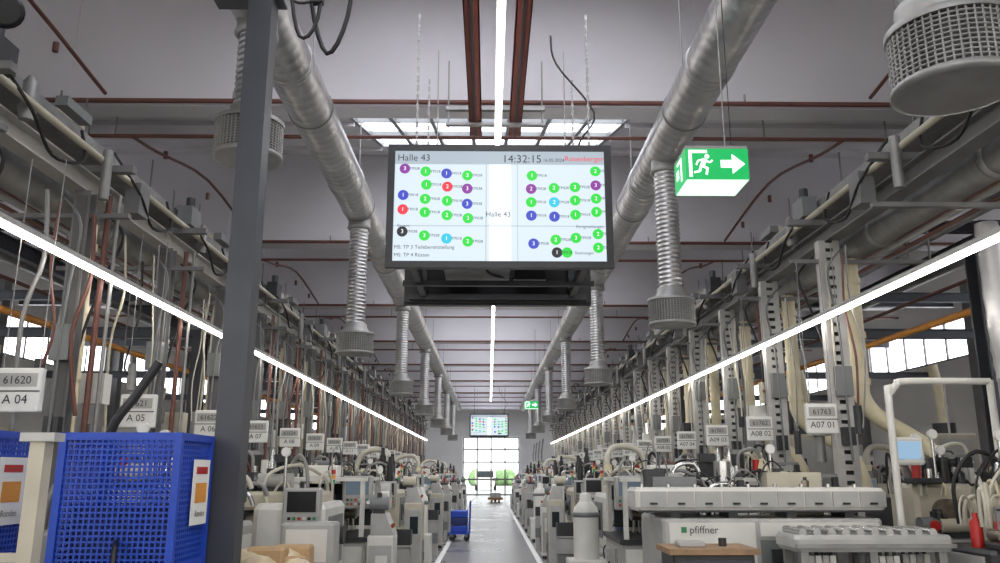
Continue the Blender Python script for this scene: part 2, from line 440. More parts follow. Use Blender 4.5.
# ------------------------------------------------------------------ exit signs
def exit_mesh():
    b = B('emergency_exit_sign')
    w, h, d = .19, .1, .3
    b.box(-w, w, 0, d, h-.012, h+.02, galvd)
    b.box(-w, w, 0, d, -h, -h+.012, ex_b)
    b.box(-w+.004, w-.004, .004, d-.004, -h+.012, h-.012, ex_w)
    for sg, y in ((1, -.0), (-1, d)):
        ya, yb = sorted((y, y-sg*.003)); b.box(-w, w, ya, yb, -h, h, ex_g)
        f = y-sg*.005
        def P(x, z): return (x*sg, f, z)
        b.add([P(.02, .025), P(.09, .025), P(.09, .065), P(.17, 0), P(.09, -.065), P(.09, -.025), P(.02, -.025)], [(0,1,2,3,4,5,6)], ex_w)
        b.add([P(-.175, -.085), P(-.155, -.085), P(-.155, .085), P(-.175, .085)], [(0,1,2,3)], ex_w)
        b.add([P(-.175, .07), P(-.06, .07), P(-.06, .09), P(-.175, .09)], [(0,1,2,3)], ex_w)
        def ln(x0, z0, x1, z1, t):
            dx, dz = x1-x0, z1-z0; L = math.hypot(dx, dz); nx, nz = -dz/L*t/2, dx/L*t/2
            b.add([P(x0+nx, z0+nz), P(x1+nx, z1+nz), P(x1-nx, z1-nz), P(x0-nx, z0-nz)], [(0,1,2,3)], ex_w)
        b.disc(P(-.062, .048), .015, ex_w, 12)
        ln(-.075, .032, -.095, -.015, .028); ln(-.075, .025, -.045, .008, .012); ln(-.045, .01, -.028, .024, .011)
        ln(-.08, .03, -.118, .02, .012); ln(-.118, .022, -.13, -.008, .011)
        ln(-.095, -.012, -.06, -.03, .016); ln(-.062, -.026, -.07, -.07, .014); ln(-.1, -.012, -.112, -.05, .016); ln(-.11, -.048, -.145, -.055, .013)
    b.box(-w-.003, -w, 0, d, -h, h, ex_g); b.box(w, w+.003, 0, d, -h, h, ex_g)
    x = -w-.004
    for (y0, z0, y1, z1) in ((.10, -.07, .13, .08), (.13, .06, .22, .08), (.18, -.03, .24, .03)):
        b.box(x-.001, x, y0, y1, z0, z1, ex_w)
    b.cyl((.1, .15, h+.02), (.1, .15, 2.2), .004, galvd, 6); b.cyl((.14, .15, h+.02), (.14, .15, 2.2), .003, rubber, 6)
    b.box(-.02, .16, .1, .2, h+.02, h+.05, mwhite)
    return b.mesh()
xm = exit_mesh()
inst(xm, 'emergency_exit_sign', (1.39, 4.7, 3.435)); inst(xm, 'emergency_exit_sign', (1.2, 23.4, 3.46))

# ------------------------------------------------------------------ steel post near camera + cables
b = B('steel_post')
b.box(-1.68, -1.515, 5.12, 5.28, .02, 4.84, dsteel)
b.box(-1.78, -1.44, 5.08, 5.36, 0, .02, dsteel); b.box(-1.95, -1.46, 5.08, 5.32, 4.84, 4.86, dsteel)
b.build()
b = B('hanging_power_cable')
b.tube([(-1.2, 5.1, 5.8), (-1.25, 5.1, 4.9), (-1.1, 5.05, 4.35), (-.95, 5.0, 4.7), (-1.02, 5, 5.3), (-1.1, 5, 5.8)], .016, rubber)
b.tube([(-1.42, 5.0, 5.8), (-1.38, 5.0, 5.0), (-1.28, 5.0, 4.45), (-1.15, 5.0, 4.7), (-1.2, 5, 5.8)], .013, rubber)
b.tube([(-1.46, 5.0, 4.85), (-1.3, 5.0, 4.7), (-1.1, 5.0, 4.8), (-.98, 5.0, 5.2)], .01, rubber)
b.cb((-1.17, 5.0, 4.76), (.07, .06, .13), black)
b.build()

# ------------------------------------------------------------------ overhead pipe racks, columns, hoses
def ladder_col_mesh():
    b = B('perforated_gantry_column'); w, d, z1 = .22, .12, 4.0
    for s2 in (-1, 1):
        x = s2*w/2
        b.box(min(x, x-s2*.07), max(x, x-s2*.07), -d/2, -d/2+.01, 0, z1, rack)
        b.box(min(x, x-s2*.01), max(x, x-s2*.01), -d/2+.01, d/2-.01, 0, z1, rack)
    z = .015
    while z < z1-.02: b.box(-w/2+.07, w/2-.07, -d/2, -d/2+.01, z, min(z+.06, z1), rack); z += .1
    b.box(-w/2, w/2, d/2-.01, d/2, 0, z1, rackin)
    b.box(-.16, .16, -.14, .14, 0, .012, rack)
    return b
def col_left_mesh():
    b = B('gantry_column'); z1 = 4.0
    b.box(-.07, .07, -.06, -.05, 0, z1, dsteel2); b.box(-.07, .07, .05, .06, 0, z1, dsteel2); b.box(-.01, .01, -.05, .05, 0, z1, dsteel2)
    b.box(-.05, .05, -.065, -.06, .5, 3.95, rackin); b.box(-.14, .14, -.12, .12, 0, .015, dsteel2)
    return b
for sx, X, ys in ((1, 3.6, [4.6+1.9*k for k in range(22)]), (-1, -3.55, [5.0+1.9*k for k in range(21)])):
    b = B('overhead_pipe_rack')
    y0, y1 = -1, 46
    o = lambda d: X+sx*d
    ibeam(b, (o(.05), y0, 4.0), (o(.05), y1, 4.0), .16, .18, dsteel2 if sx > 0 else rack)
    b.cyl((o(.42), y0, 4.02), (o(.42), y1, 4.02), .15, galvd, 18)
    for k in range(23):
        y = y0+1+k*2; b.lathe((o(.42), y, 4.02), (o(.42), y+.08, 4.02), [(0, .155), (.01, .175), (.07, .175), (.08, .155)], galvd, 18, caps=False)
    b.cyl((o(.78), y0, 4.32), (o(.78), y1, 4.32), .07, galvd, 12)
    b.cyl((o(.95), y0, 4.1), (o(.95), y1, 4.1), .04, brown, 10)
    b.cyl((o(-.16), y0, 4.26), (o(-.16), y1, 4.26), .03, mbeige, 10)
    b.cyl((o(.62), y0, 3.9), (o(.62), y1, 3.9), .03, mgrey, 8); b.cyl((o(.7), y0, 3.86), (o(.7), y1, 3.86), .022, brown, 8)
    tz = 4.42
    b.box(min(o(.0), o(.32)), max(o(.0), o(.32)), y0, y1, tz, tz+.008, galvd)
    for d in (.0, .32): b.box(o(d)-.005, o(d)+.005, y0, y1, tz, tz+.08, galvd)
    for k in range(5): b.tube([(o(.05+.05*k), y, tz+.03+R.uniform(0, .03)) for y in range(y0, y1+1, 3)], .014, [rubber, mdark, mgrey][k % 3], 6, 3)
    for i, y in enumerate(ys):
        xa, xb = sorted((o(-.4), o(1.2))); b.box(xa, xb, y-.04, y+.04, 4.18, 4.24, dsteel2)
        b.box(xa, xb, y-.03, y+.03, 3.76, 3.8, dsteel2)
        b.cyl((o(1.1), y, 3.8), (o(1.1), y, 5.8), .012, galvd, 6)
        if i % 2 == 0:
            b.cb((o(-.12), y+.2, 4.42), (.16, .3, .22), mtrim if i % 4 else mdark)
            b.cyl((o(-.12), y+.2, 4.53), (o(-.12), y+.2, 4.66), .05, mdark, 10)
            b.lathe((o(-.1), y+.7, 4.15), (o(-.1), y+.7, 4.5), [(0, .05), (.1, .07), (.12, .05), (.3, .05), (.35, .02)], galvd, 12)
        else:
            b.cb((o(.12), y-.25, 4.58), (.22, .2, .12), mbeige)
            b.cyl((o(-.2), y-.1, 3.9), (o(-.2), y-.1, 4.35), .045, galvd, 10)
            b.cb((o(-.18), y+.6, 4.12), (.14, .22, .3), dsteel2); b.cb((o(-.18), y-.7, 4.45), (.1, .4, .08), mtrim)
        b.tube([(o(-.05), y+.3, 4.5), (o(-.25), y+.5, 4.15), (o(-.22), y+.9, 3.95), (o(-.2), y+1.4, 4.1), (o(-.05), y+1.6, 4.45)], .014, rubber, 6)
    b.build()
    me = (ladder_col_mesh() if sx > 0 else col_left_mesh()).mesh()
    ys2 = ys[2:] if sx > 0 else ys
    for y in ys2: inst(me, me.name.split('.')[0], (X, y, 0))
    vars_ = []
    for v in range(4):
        b = B('service_drop_pipes')
        q = lambda d: sx*d
        if sx > 0:
            b.tube([(q(.36), .3, 3.88), (q(.36), .3, 3.7), (q(.36), .3, 2.6), (q(.37), .3, 2.36), (q(.5), .27, 2.16), (q(.75), .2, 1.98), (q(.95), .15, 1.8), (q(1.06), .12, 1.5), (q(1.08), .12, 1.3)], .085, cream, 14, 6)
            for z in (3.6, 3.0, 2.5): b.cyl((q(.36), .3, z), (q(.36), .3, z+.07), .1, cream, 14)
            b.rbox(.9, 1.3, -.1, .34, .04, 1.3, (mgrey, mdark, mbeige, mtrim)[v], .02)
        else:
            b.tube([(q(.2), .5, 3.86), (q(.2), .5, 3.7), (q(.2), .5, 2.5), (q(.2), .5, 1.9), (q(.1), .45, 1.75), (q(-.1), .4, 1.65)], .08, cream, 12, 5)
            for z in (3.6, 3.0, 2.4): b.cyl((q(.2), .5, z), (q(.2), .5, z+.07), .095, cream, 12)
            b.cyl((q(-.16), .1, 1.65), (q(-.16), .1, 4.0), .026, brown, 8); b.cyl((q(-.25), .1, 1.65), (q(-.25), .1, 4.0), .018, galvd, 8)
        b.tube([(q(-.05), .25, 3.9), (q(-.2), .35, 3.7), (q(-.1), .3, 3.3), (q(.0), .16, 2.6), (q(.02), .15, 1.7)], .014, rubber, 6)
        b.tube([(q(.1), -.2, 3.9), (q(-.14), -.3, 3.6), (q(-.02), -.16, 3.0), (q(0), -.15, 1.7)], .012, mtrim, 6)
        b.cb((q(0), -.11, 2.5+.15*v), (.16, .08, .3), mtrim); b.cb((q(0), -.10, 1.95), (.12, .08, .18), mdark)
        b.cb((q(-.15), .25, 2.1+.2*(v % 2)), (.2, .14, .26), (mgrey, mwhite, mbeige, mdark)[v]); b.cyl((q(-.15), .25, 1.7), (q(-.15), .25, 2.0), .05, galvd, 10)
        for k in range(4 if sx > 0 else 5):
            yy = -.75+k*.3+R.uniform(-.05, .05); dd = R.uniform(-.2, .2)
            m = R.choice((cream2, rubber, galvd, brown, mtrim, mbeige)); zb = R.uniform(1.66, 2.6)
            b.tube([(q(dd), yy, 3.75), (q(dd+R.uniform(-.05, .05)), yy, 3.2), (q(dd+R.uniform(-.1, .1)), yy+R.uniform(-.08, .08), 2.7), (q(dd), yy+R.uniform(-.1, .1), zb)], R.choice((.008, .012, .018)), m, 6, 4)
            if k % 2: b.cyl((q(dd), yy, zb-.15 if zb > 1.9 else zb), (q(dd), yy, zb+.12), .04, R.choice((mdark, galvd, mbeige)), 10)
        vars_.append(b.mesh())
    for i, y in enumerate(ys2): inst(vars_[i % 4], 'service_drop_pipes', (X, y, 0))
    b = B('roof_service_pipes')
    b.cyl((sx*5.35, -2, 3.34), (sx*5.35, 50, 3.34), .042, orange, 10)
    for y in range(0, 50, 4): b.cyl((sx*5.35, y, 3.34), (sx*5.35, y, 5.0), .008, galvd, 6)
    b.cyl((sx*6.9, -2, 4.3), (sx*6.9, 50, 4.3), .03, brown, 8)
    b.cyl((sx*8.6, -2, 5.45), (sx*8.6, 50, 5.45), .2, galvd, 16)
    b.cyl((sx*6.1, -2, 4.75), (sx*6.1, 50, 4.75), .045, galvd, 10)
    ibeam(b, (sx*5.6, -2, 5.0), (sx*5.6, 50, 5.0), .14, .26, dsteel)
    ibeam(b, (sx*7.9, -2, 5.1), (sx*7.9, 50, 5.1), .14, .26, dsteel)
    b.box(sx*5.1-.15, sx*5.1+.15, -2, 50, 4.75, 4.76, galvd)
    for q in (-.15, .15): b.box(sx*5.1+q-.005, sx*5.1+q+.005, -2, 50, 4.75, 4.83, galvd)
    for y in BAYS[1:-2]:
        for yy in (y+.6, y+3.4):
            xa, xb = sorted((sx*4.9, sx*(W-.3))); ibeam(b, (xa, yy, 4.84 if yy == y+.6 else 5.3), (xb, yy, 5), .14, .18, dsteel)
            b.cyl((sx*5.0, yy, 4.9), (sx*5.0, yy, 5.96), .012, galvd, 6); b.cyl((sx*6.6, yy, 4.9), (sx*6.6, yy, 5.96), .012, galvd, 6)
    b.build()

for y in (7.4, 13.4, 19.4, 25.4, 31.4, 37.4):
    for x in (4.62, -4.75):
        b = B('steel_column'); h = 3.76
        b.box(x-.1, x+.1, y-.1, y-.085, 0, h, dsteel); b.box(x-.1, x+.1, y+.085, y+.1, 0, h, dsteel); b.box(x-.008, x+.008, y-.085, y+.085, 0, h, dsteel)
        b.box(x-.16, x+.16, y-.16, y+.16, 0, .02, dsteel)
        xa, xb = sorted((x, x+(1 if x > 0 else -1)*6.1)); ibeam(b, (xa, y, h), (xb, y, h), .12, .16, dsteel)
        b.build()

b = B('wall_loudspeaker')  # stands for the black lamp on its cable, gives no light
b.lathe((-3.02, 4.6, 4.38), (-2.9, 4.45, 4.3), [(0, .04), (.03, .07), (.1, .11), (.13, .11), (.14, .08)], black, 18)
b.tube([(-3.05, 4.62, 4.4), (-3.15, 4.65, 4.6), (-3.1, 4.65, 4.9), (-3.2, 4.65, 5.8)], .012, rubber)
b.build()

# ------------------------------------------------------------------ machine number signs
def sign(x, y, z, t1, t2):
    b = B('machine_number_sign')
    b.rbox(-.155, .155, -.03, .03, -.145, .145, paper, .008)
    b.box(-.13, .13, -.033, -.03, .02, .11, mgrey); b.text(t1, (0, -.036, .062), .075, tile); b.text(t2, (0, -.036, -.065), .085, tile)
    b.box(-.153, .153, -.034, -.03, -.012, -.004, tile)
    b.cyl((-.12, 0, .14), (-.12, 0, 3.76-z), .004, galvd, 5); b.cyl((.12, 0, .14), (.12, 0, 3.76-z), .004, galvd, 5)
    b.build((x, y, z))
for k in range(16):
    sign(3.3, 8.2+1.9*k, 2.12, '617%02d' % (63-k), 'A0%d 0%d' % (7+k % 3, k % 9+1))
for k in range(17):
    sign(-3.12, 5.5+1.9*k, 2.13, '616%02d' % (20+k), 'A 0%d' % (k % 9+4) if k % 9 < 6 else 'A %d' % (k % 9+4))

# ------------------------------------------------------------------ machines
def signal_tower(b, x, y, z):
    b.cyl((x, y, z), (x, y, z+.18), .014, chrome, 8)
    for k, m in enumerate((lg, lo, red)): b.cyl((x, y, z+.18+k*.05), (x, y, z+.225+k*.05), .022, m, 10)
def panel(b, x, y, z, scr=0):
    b.rbox(x-.17, x+.17, y-.05, y+.05, z, z+.36, mgrey, .015)
    b.box(x-.13, x+.13, y-.054, y-.05, z+.15, z+.33, (hmi, black, hmi_on)[scr])
    for i in range(6):
        for j in range(2): b.cb((x-.12+i*.045, y-.055, z+.05+j*.045), (.026, .012, .026), (red, green, black, mwhite)[(i+j) % 4])
    b.tube([(x, y+.05, z+.2), (x, y+.25, z+.25), (x+.05, y+.3, z-.1)], .022, mgrey, 8)
HC = (rubber, rubber, cream2, cream2, cream, mtrim, mdark, galvd, mbeige, brown)
def hoses(b, n, x0, x1, y0, y1, z0, h):
    for i in range(n):
        xa = R.uniform(x0, x1); xb = min(x1, max(x0, xa+R.uniform(-.5, .5))); ya, yb = R.uniform(y0, y1), R.uniform(y0, y1); t = R.uniform(.3, 1)*h
        b.tube([(xa, ya, z0), (xa+.02, ya, z0+t*.7), ((xa+xb)/2, (ya+yb)/2, z0+t), (xb, yb, z0+t*.6), (xb, yb, z0)],
               R.choice((.008, .012, .018)), R.choice(HC), 6, 4)
def clutter(b, n, x0, x1, y0, y1, z):
    for i in range(n):
        x = R.uniform(x0, x1); y = R.uniform(y0, y1); k = R.randrange(9); h = R.uniform(.08, .3)
        m = R.choice((mgrey, mwhite, mbeige, mdark, oily, galvd, black, mdark, mtrim, mtrim))
        if k == 0:
            r = R.uniform(.04, .08); b.cyl((x, y, z), (x, y, z+h), r, m, 12)
            for j in range(5): b.cyl((x, y, z+.02+j*h/6), (x, y, z+.03+j*h/6), r*1.15, m, 12)
            b.cyl((x, y, z+h), (x, y, z+h+.03), r*.8, mdark, 12)
        elif k == 1: b.rbox(x-.1, x+.1, y-.06, y+.06, z, z+h, m, .01); b.cb((x+.02, y-.065, z+h*.6), (.05, .02, .04), black)
        elif k == 2:
            b.cyl((x, y, z), (x, y, z+h+.15), .015, chrome, 8); b.cyl((x-.0, y-.03, z+h+.18), (x, y+.0, z+h+.18), .045, mwhite, 14)
            b.cyl((x, y-.034, z+h+.18), (x, y-.03, z+h+.18), .038, paper, 14)
        elif k == 3: b.lathe((x, y, z), (x, y, z+h+.1), [(0, .045), (h*.7, .045), (h*.85, .02), (h+.08, .018), (h+.1, .02)], R.choice((mwhite, black, chrome, cream)), 12)
        elif k == 4:
            b.cb((x, y, z+h/2), (.03, .03, h), galvd); b.cb((x+.12, y, z+h), (.28, .03, .03), galvd); b.cb((x+.24, y, z+h-.06), (.05, .05, .1), mdark)
        elif k == 5:
            for j in range(4): b.cb((x+j*.055, y, z+.07), (.045, .08, .14), (mgrey, mwhite)[j % 2]); b.cyl((x+j*.055, y, z+.14), (x+j*.055, y, z+.19), .014, black, 8)
        elif k == 6:
            b.cyl((x-.16, y, z+.1), (x+.16, y, z+.1), .07, m, 14); b.cyl((x+.16, y, z+.1), (x+.22, y, z+.1), .04, chrome, 12); b.cb((x, y, z+.02), (.2, .12, .04), mdark); b.cb((x, y, z+.19), (.08, .07, .05), mdark)
        elif k == 7: b.rbox(x-.13, x+.13, y-.1, y+.1, z, z+.05, mdark, .01); b.cyl((x-.05, y, z+.05), (x-.05, y, z+.2), .04, R.choice((oily, mwhite, red)), 12); b.cyl((x+.06, y, z+.05), (x+.06, y, z+.13), .035, chrome, 12)
        else:
            b.tube([(x, y, z), (x, y, z+h), (x+.08, y, z+h+.07), (x+.2, y, z+h+.07), (x+.25, y, z+h-.02)], .02, R.choice((galvd, cream2, chrome)), 8, 4)
def cab_details(b, x0, x1, y, z0, z1, sg=-1):
    n = max(1, int((x1-x0)/.6)); w = (x1-x0)/n
    for i in range(n):
        a = x0+i*w+.03; c = x0+(i+1)*w-.03
        p, q = sorted((y, y+sg*.012)); b.box(a, c, p, q, z0, z1, mgrey if i % 2 else mwhite)
        p, q = sorted((y+sg*.012, y+sg*.03)); b.box(c-.06, c-.04, p, q, (z0+z1)/2-.06, (z0+z1)/2+.06, black)
        if i % 2 == 0:
            for k in range(5):
                p, q = sorted((y+sg*.012, y+sg*.016)); b.box(a+.06, c-.12, p, q, z0+.08+k*.03, z0+.093+k*.03, mdark)
def end_details(b, D, z0, z1, v):
    b.box(-.014, 0, -D+.08, D-.08, z0, z1, mtrim if v else mgrey); b.box(-.03, -.014, D-.25, D-.22, z0+.2, z0+.35, black)
    b.box(-.02, -.014, -.2, .1, z0+.08, z0+.3, mdark)
    for k in range(4): b.box(-.026, -.02, -.18, .08, z0+.1+k*.05, z0+.115+k*.05, galvd)
    b.cyl((-.05, -D+.15, z0), (-.05, -D+.15, z1), .014, galvd, 8); b.cb((-.04, .15, z1-.12), (.06, .12, .14), R.choice((mgrey, mdark, mbeige)))
    b.tube([(-.04, .15, z1-.2), (-.06, .18, z0+.15), (-.05, .3, z0)], .012, rubber, 6)

def m_rotary(v):
    b = B('rotary_transfer_machine'); L, D = 2.0, .65
    b.box(.05, L-.05, -D+.05, D-.05, 0, .1, mdark)
    b.rbox(0, L, -D, D, .1, .85, mgrey); cab_details(b, 0, L, -D, .16, .8); cab_details(b, 0, L, D, .16, .8, 1)
    end_details(b, D, .16, .8, v)
    b.box(-.03, L+.03, -D-.03, D+.03, .85, .9, mdark)
    for x in (.05, 1.0, L-.05):
        for y in (-D+.05, D-.05): b.box(x-.025, x+.025, y-.025, y+.025, .9, 1.5, mwhite)
    b.box(.0, L, -D, D, 1.5, 1.54, mwhite)
    b.box(1.05, L-.08, -D+.03, -D+.04, .95, 1.46, glassd); b.box(.1, .95, D-.05, D-.04, .95, 1.46, glassd)
    b.cyl((.7, 0, .9), (.7, 0, 1.05), .38, oily, 24); b.cyl((.7, 0, 1.05), (.7, 0, 1.42), .16, mgrey, 20)
    for i in range(8):
        a = i*math.pi/4+.2; c, s2 = math.cos(a), math.sin(a)
        b.cyl((.7+c*.28, s2*.28, 1.12), (.7+c*.52, s2*.5, 1.12), .055, oily, 12); b.cyl((.7+c*.4, s2*.38, 1.2), (.7+c*.52, s2*.5, 1.34), .04, mgrey if i % 3 == 0 else mdark, 10)
    b.cb((1.6, 0, 1.15), (.5, .7, .48), mbeige)
    b.cyl((1.4, -.2, 1.54), (1.4, -.2, 1.8), .09, mdark, 14); b.cyl((1.4, -.2, 1.8), (1.4, -.2, 1.85), .1, galvd, 14)
    b.rbox(.4, .8, -.3, .1, 1.54, 1.68, mwhite, .02)
    hoses(b, 12, .2, 1.9, -.5, .5, 1.52, .4); hoses(b, 10, .3, 1.2, -.5, .5, .9, .5); clutter(b, 8, .9, 1.85, -.5, .5, 1.54); clutter(b, 6, .1, 1.2, -.6, -.4, .9)
    panel(b, .12, -.5, 1.2, v); return b
def m_lathe(v):
    b = B('cnc_lathe'); L, D = 2.05, .55
    b.box(.05, L-.05, -D+.05, D-.05, 0, .1, mdark)
    b.rbox(0, L, -D, D, .1, .7, mgrey if v else mwhite); cab_details(b, 0, L, -D, .15, .66); end_details(b, D, .15, .66, 1-v)
    prof = [(-D, .7), (-D, 1.1), (-D+.3, 1.42), (D, 1.42), (D, .7)]
    n = len(prof); vs = [(x, p[0], p[1]) for x in (.1, 1.5) for p in prof]
    b.add(vs, [tuple(range(n)), tuple(range(2*n-1, n-1, -1))]+[(i, (i+1) % n+0, (i+1) % n+n, i+n) for i in range(n)], mgrey if v else mbeige)
    b.box(.3, .9, -D-.01, -D, .8, 1.08, glassd)
    b.box(.09, .1, -.3, .3, .85, 1.3, mwhite); b.box(.08, .09, -.22, .22, .95, 1.22, glassd); b.box(.07, .08, .24, .27, .95, 1.2, black)
    b.rbox(1.55, L, -D, D-.1, .7, 1.65, mgrey); b.box(1.6, 2.0, -D-.012, -D, .8, 1.6, mwhite)
    b.add([(1.75, -D-.014, 1.36), (1.85, -D-.014, 1.36), (1.8, -D-.014, 1.45)], [(0, 1, 2)], yellow)
    b.cyl((.5, .1, 1.42), (.5, .1, 1.62), .12, galvd, 16); b.cyl((.5, .1, 1.62), (.5, .1, 1.72), .07, cream, 12)
    b.tube([(.5, .1, 1.7), (.5, .12, 1.85), (.62, .16, 2.0), (.9, .2, 2.0), (1.1, .2, 1.85), (1.2, .2, 1.42)], .05, cream2, 10)
    hoses(b, 12, .2, 1.5, -.2, .45, 1.4, .35); clutter(b, 9, .2, 1.4, -.15, .45, 1.42); clutter(b, 3, 1.65, 1.95, -.3, .3, 1.65)
    panel(b, .2, -.45, 1.15, v); signal_tower(b, .3, .3, 1.42); return b
def m_cam(v):
    b = B('multi_spindle_machine'); L, D = 2.05, .6
    b.rbox(0, L, -D, D, .05, .6, mbeige if v else mgrey); end_details(b, D, .1, .55, v)
    b.rbox(.1, .75, -D+.05, D-.05, .6, 1.32, mbeige if v else mwhite, .05); b.rbox(1.35, 2.0, -D+.05, D-.05, .6, 1.45, mgrey, .04)
    b.box(.085, .1, -.35, .35, .75, 1.2, mtrim); b.box(.07, .085, -.25, -.05, .85, 1.1, glassd); b.cyl((.04, .2, 1.0), (.1, .2, 1.0), .09, mdark, 16)
    b.rbox(.2, 1.9, -.2, .35, 1.25, 1.42, mbeige, .03)
    for k in range(5): b.cyl((.75, -.3+k*.15, .95+.1*(k % 2)), (1.35, -.3+k*.15, .95+.1*(k % 2)), .045, oily, 12)
    b.cyl((.74, -.05, 1.0), (.9, -.05, 1.0), .25, oily, 20); b.cyl((1.2, -.05, 1.0), (1.36, -.05, 1.0), .28, chrome, 20)
    if v:
        for x, y, h in ((.3, -.1, 1.85), (.45, .1, 2.0), (.6, .1, 1.8), (.3, .2, 1.9)): b.lathe((x, y, 1.4), (x, y, h), [(0, .055), (h-1.55, .055), (h-1.5, .035), (h-1.4, .03)], black, 12)
    b.cb((1.7, .1, 1.58), (.4, .35, .25), mtrim); b.cb((1.0, 0, 1.5), (.25, .25, .2), mdark)
    hoses(b, 16, .2, 1.9, -.45, .45, 1.3, .5); hoses(b, 8, .8, 1.3, -.4, .4, .6, .6); clutter(b, 8, .2, 1.9, -.4, .4, 1.42); clutter(b, 5, .8, 1.3, -.55, -.35, .6)
    signal_tower(b, .2, .35, 1.3); panel(b, .3, -D+.05, 1.1, 1); return b
def m_bench(v=0):
    b = B('inspection_workbench'); L, D = 1.5, .4
    b.box(0, L, -D, D, .86, .91, wood)
    for x in (.04, L-.04):
        for y in (-D+.04, D-.04): b.box(x-.025, x+.025, y-.025, y+.025, 0, .86, mgrey)
    b.rbox(.1, .6, -D+.02, D-.02, .3, .85, mdark, .01)
    for k in range(4): b.box(.12, .58, -D+.005, -D+.02, .33+k*.13, .44+k*.13, mgrey); b.box(.25, .45, -D-.01, -D+.005, .38+k*.13, .395+k*.13, black)
    for x in (.04, L-.04): b.box(x-.02, x+.02, D-.05, D-.01, .91, 1.6, mgrey)
    b.box(0, L, D-.25, D, 1.3, 1.33, mgrey); b.box(0, L, D-.02, D, 1.35, 1.62, mwhite)
    for k in range(5): b.rbox(.08+k*.28, .3+k*.28, D-.24, D-.03, 1.33, 1.47, (mblue, mgrey, yellow, blue, mgrey)[k], .01)
    b.rbox(.2, .6, -.02, .03, 1.02, 1.28, black, .01); b.box(.23, .57, -.025, -.02, 1.05, 1.25, hmi_on); b.cyl((.4, .0, .91), (.4, .0, 1.05), .02, black, 8)
    b.rbox(.9, 1.25, -.15, .15, .91, 1.1, mwhite, .02); b.cyl((1.08, 0, 1.1), (1.08, 0, 1.28), .04, black, 10); b.rbox(.7, .85, -.3, -.15, .91, 1.0, card, .005)
    clutter(b, 5, .6, 1.4, -.3, .1, .91)
    return b
def m_tank(v=0):
    b = B('coolant_filter_unit')
    b.rbox(0, 1.2, -.4, .4, .08, .55, mwhite); b.box(.05, 1.15, -.35, .35, 0, .08, mdark)
    b.lathe((.3, 0, .55), (.3, 0, 1.35), [(0, .2), (.55, .2), (.62, .18), (.68, .11), (.7, .09), (.78, .09), (.8, .02)], mwhite, 20)
    b.lathe((.3, 0, 1.05), (.3, 0, 1.11), [(0, .2), (.01, .22), (.05, .22), (.06, .2)], mtrim, 20, caps=False)
    b.cyl((.85, -.15, .55), (.85, -.15, .95), .1, mblue, 14); b.cyl((.85, -.15, .95), (.85, -.15, 1.08), .115, mdark, 14)
    b.cyl((.85, .2, .55), (.85, .2, 1.2), .08, galvd, 14)
    hoses(b, 6, .5, 1.1, -.3, .3, .55, .6); b.rbox(.95, 1.15, -.35, -.2, .6, 1.2, mgrey, .01)
    return b
def m_cabinet(v=0):
    b = B('electrical_cabinet')
    b.box(.02, .98, -.28, .28, 0, .1, mdark); b.rbox(0, 1.0, -.3, .3, .1, 2.0, mgrey, .015)
    for x in (.02, .51): b.box(x, x+.47, -.315, -.3, .14, 1.96, mwhite)
    for x in (.44, .54): b.box(x, x+.02, -.34, -.315, 1.0, 1.2, black)
    b.box(-.014, 0, -.25, .25, .15, 1.95, mwhite)
    for k in range(6): b.box(-.018, -.014, -.15, .15, 1.5+k*.04, 1.52+k*.04, mdark)
    b.cb((.25, -.33, 1.6), (.12, .03, .1), yellow); b.cyl((.25, -.34, 1.6), (.25, -.37, 1.6), .03, red, 10)
    b.rbox(.3, .8, -.2, .2, 2.0, 2.25, mgrey, .02); b.tube([(.5, 0, 2.2), (.5, .1, 2.7), (.6, .2, 3.4)], .05, galvd)
    return b
def m_mist(v=0):
    b = B('oil_mist_extractor')
    for x in (.05, .75):
        for y in (-.3, .3): b.box(x-.03, x+.03, y-.03, y+.03, 0, 1.7, mdark)
    b.rbox(0, .8, -.35, .35, 1.2, 2.3, mbeige, .03); b.box(.1, .7, -.362, -.35, 1.3, 2.2, mgrey); b.box(.15, .2, -.38, -.362, 1.7, 1.85, black)
    b.cyl((.4, 0, 2.3), (.4, 0, 2.5), .2, mdark, 16); b.tube([(.4, 0, 2.45), (.4, 0, 2.9), (.35, 0, 3.3), (.3, 0, 3.6)], .1, cream, 12)
    b.rbox(.1, .7, -.3, .3, .1, .8, mgrey, .02); b.cyl((.4, -.1, .8), (.4, -.1, 1.2), .06, rubber, 10)
    return b
def m_feeder(v=0):
    b = B('bar_feeder')
    L = 2.0
    b.rbox(0, L, -.2, .2, 1.08, 1.34, mwhite, .03)
    b.cyl((0, 0, 1.34), (L, 0, 1.34), .11, mgrey, 14)
    for k in range(4): b.cb((.25+k*.47, -.215, 1.2), (.3, .03, .18), mgrey); b.cb((.25+k*.47, -.24, 1.2), (.08, .02, .03), black)
    for x in (.25, 1.0, 1.8):
        b.box(x-.05, x+.05, -.12, .12, .03, 1.08, mgrey); b.box(x-.2, x+.2, -.25, .25, 0, .03, mdark)
    b.box(.25, 1.8, -.05, .05, .35, .45, mgrey)
    b.rbox(.4, 1.0, -.18, .18, .45, 1.0, mwhite, .02); b.box(.45, .95, -.19, -.18, .5, .95, mgrey); signal_tower(b, 1.9, .1, 1.4)
    clutter(b, 5, .2, 1.7, -.05, .05, 1.44); hoses(b, 6, .2, 1.8, -.1, .1, 1.3, .4)
    return b
